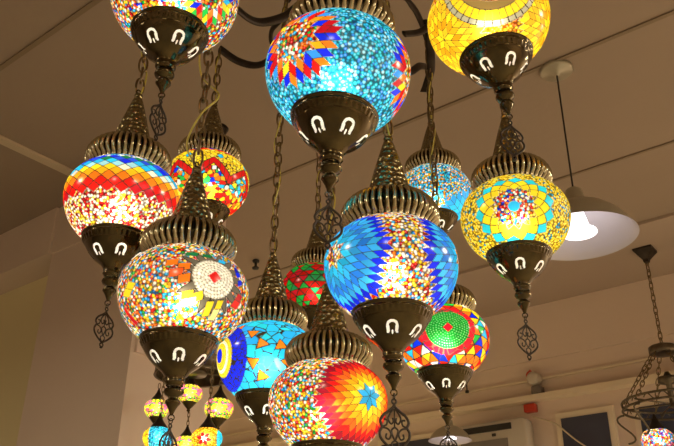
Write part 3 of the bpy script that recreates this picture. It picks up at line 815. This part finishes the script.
# ring chandelier at right
CC = at(644, 247, 4.46)
kx = (H - EYE) / (at(644, 247, 1).z - EYE); CC = at(644, 247, kx)
def at_z(px, py, x, y):   # height on the vertical through x,y seen at row py
    lo, hi = 0, 4
    best = min(np.linspace(.3, 1.84, 400), key=lambda z: abs(223 - F * Vector((x, y, z)).dot(AY) / Vector((x, y, z)).dot(AZ) - py))
    return best + EYE
zc = at_z(0, 349, CC.x, CC.y); zr = at_z(0, 404, CC.x, CC.y)
rr = thing('scroll_chandelier_frame', (CC.x, CC.y, H), 'brown metal hoop chandelier on chains hanging at the right edge', 'chandelier')
mb = MB(); mb.lathe([(.070,-.017),(.070,-.028),(.042,-.055),(.022,-.075),(.018,-.09)], 4); mb.build('canopy', M_dark, rr, smooth=False).rotation_euler.z = RZ + PI / 4
lk('chain', chain_mesh('chain', H - zc - .09, .034, .023, .010, .003), M_chain, rr, (0, 0, zc - H + .02))
mb = MB(); mb.lathe([(.02,.03),(.03,.02),(.062,.015),(.068,.01),(.068,-.02),(.062,-.025),(.02,-.03)], 40, (0, 0, zc - H)); mb.build('plate', M_iron, rr)
HR = .235
mb = MB()
for z_ in (.012, -.022):
    mb.tube([(HR * math.cos(a), HR * math.sin(a), zr - H + z_) for a in np.linspace(0, 2 * PI, 64, endpoint=False)], .006, 6, True)
for i in range(20):
    a = 2 * PI * i / 20
    mb.tube([(HR * math.cos(a + t * .25), HR * math.sin(a + t * .25), zr - H - .005 + .016 * math.sin(t * 5)) for t in np.linspace(0, 1, 8)], .003, 5)
mb.build('hoop', M_iron, rr)
mb = MB()
mb.lathe([(.01,.04),(.02,.02),(.05,.012),(.05,-.012),(.015,-.02),(.012,-.13),(.02,-.14)], 32, (0, 0, zr - H + .12)); mb.build('inner_plate', M_iron, rr)
for i in range(3):
    a = 2 * PI * i / 3 + .4
    mb = MB(); mb.tube([(HR * s_2 * math.cos(a), HR * s_2 * math.sin(a), zr - H) for s_2 in (-1, 0, 1)], .004, 6); mb.build('crossbar', M_iron, rr)
for i in range(6):
    a = 2 * PI * i / 6 + .5; p0 = Vector((.058 * math.cos(a), .058 * math.sin(a), zc - H - .022)); p1 = Vector((HR * math.cos(a), HR * math.sin(a), zr - H + .012))
    L_ = (p1 - p0).length; me = chain_mesh('chain', L_, .030, .020, .009, .0028)
    o = lk('chain', me, M_chain, rr, p0); o.rotation_mode = 'QUATERNION'; o.rotation_quaternion = (p1 - p0).to_track_quat('Z', 'Y')
    S = []
    for t in np.linspace(0, 1, 14):
        b = PI * t; S.append((HR * math.cos(a) * (1 + .16 * math.sin(b * 2)), HR * math.sin(a) * (1 + .16 * math.sin(b * 2)), zr - H + .07 * math.cos(b) - .10))
    mb = MB(); mb.tube(S, .005, 6); mb.build('scroll', M_iron, rr)
dep = (CC - Vector((0, 0, EYE))).dot(AZ)
mini(658, 440, 33, 'mixed', zr - .01, 'small multicoloured beaded globe lamp under the hoop chandelier at the right edge', None, depth=4.05, pw=.22)

# ------------------------------------------------------------------ things on the far wall
def wall_pt(px, py, n):
    r = ray(px, py); k_ = n / (r.x * d2.x + r.y * d2.y); return r * k_ + Vector((0, 0, EYE))
def tof(p): return p.x * d1.x + p.y * d1.y
# air conditioner set in the window
p0 = wall_pt(456, 425, 4.37); p1 = wall_pt(526, 416, 4.37); ta, tb = tof(p0), tof(p1); ztop = p1.z + .0
ac = thing('air_conditioner', nt(4.41, (ta + tb) / 2, ztop - .36), 'beige air conditioner with dark top vent, in the window behind the small pendant', 'air conditioner', rz=RZ - PI / 2)
wA = (ta - tb) / 2
# local frame: x along the wall to the right, y away from us
mb = MB(); mb.box((0, 0, .18), (wA, .04, .18), 0, .035); mb.build('housing', M_plastic, ac)
mb = MB(); mb.box((-.03, -.043, .318), (wA - .07, .004, .018)); mb.build('vent', M_vent, ac, smooth=False)
mb = MB(); mb.box((-.05, -.0425, .13), (wA - .08, .004, .12)); mb.build('front_panel', M_grey, ac, smooth=False)
mb = MB(); mb.box((.02, -.043, .277), (.012, .004, .008)); mb.build('badge', M_vent, ac, smooth=False)
# emergency light unit
p = wall_pt(538, 386, 4.485)
em = thing('wall_light_unit', p, 'round white and grey unit with a red tip on the wall above the windows', 'light fixture', rz=RZ - PI / 2)
mb = MB(); mb.lathe([(.036,-.03),(.040,-.02),(.038,.03),(.026,.036)], 28); o = mb.build('housing', M_plastic, em, (0, -.04, .035)); o.rotation_euler.x = PI / 2
mb = MB(); mb.box((.008, -.03, -.045), (.030, .028, .036), 0, .012); mb.build('base', M_grey, em)
mb = MB(); mb.tube(spline([(-.035, -.03, .03), (-.045, -.03, .07), (-.02, -.03, .09)], 5), .012, 8); mb.build('red_tip', M_red, em)
p = wall_pt(532, 409, 4.485)
mb = MB(); mb.box((0, -.02, 0), (.036, .022, .024), 0, .006); o = mb.build('alarm_box', M_red, None, p); o.rotation_euler.z = RZ - PI / 2
tag(o, 'small red box under the white wall ledge, between the windows', 'alarm box')
pts = [wall_pt(a, b, 4.43) for a, b in ((533, 417), (545, 420), (556, 424), (566, 432), (576, 440), (590, 450), (600, 462))]
mb = MB(); mb.tube(spline(pts, 6), .005, 6)
tag(mb.build('wire', M_cream), 'pale loose wire curving across the window from the red box', 'wire')
r_ = ray(256, 260)
f_ = r_ * ((H - EYE) / r_.z) + Vector((0, 0, EYE))
t = thing('ceiling_fitting', f_, 'tiny dark fitting on the ceiling, left of the chain above the turquoise globe lamp', 'fitting')
mb = MB(); mb.lathe([(.018,-.014),(.020,-.006),(.016,-.0005)], 20); mb.build('mount', M_vent, t)
mb = MB(); mb.lathe([(.006,-.058),(.018,-.055),(.020,-.046),(.007,-.04),(.007,-.012)], 16); mb.build('head', M_vent, t)
t = wall_pt(467, 390, 4.44)
mb = MB(); mb.lathe([(.004,-.02),(.012,-.018),(.012,-.004),(.004,0),(.004,.07)], 14); tag(mb.build('hook', M_vent, None, t), 'tiny dark hook on the far wall, right of the red globe lamp cup', 'hook')
bpy.context.view_layer.update()
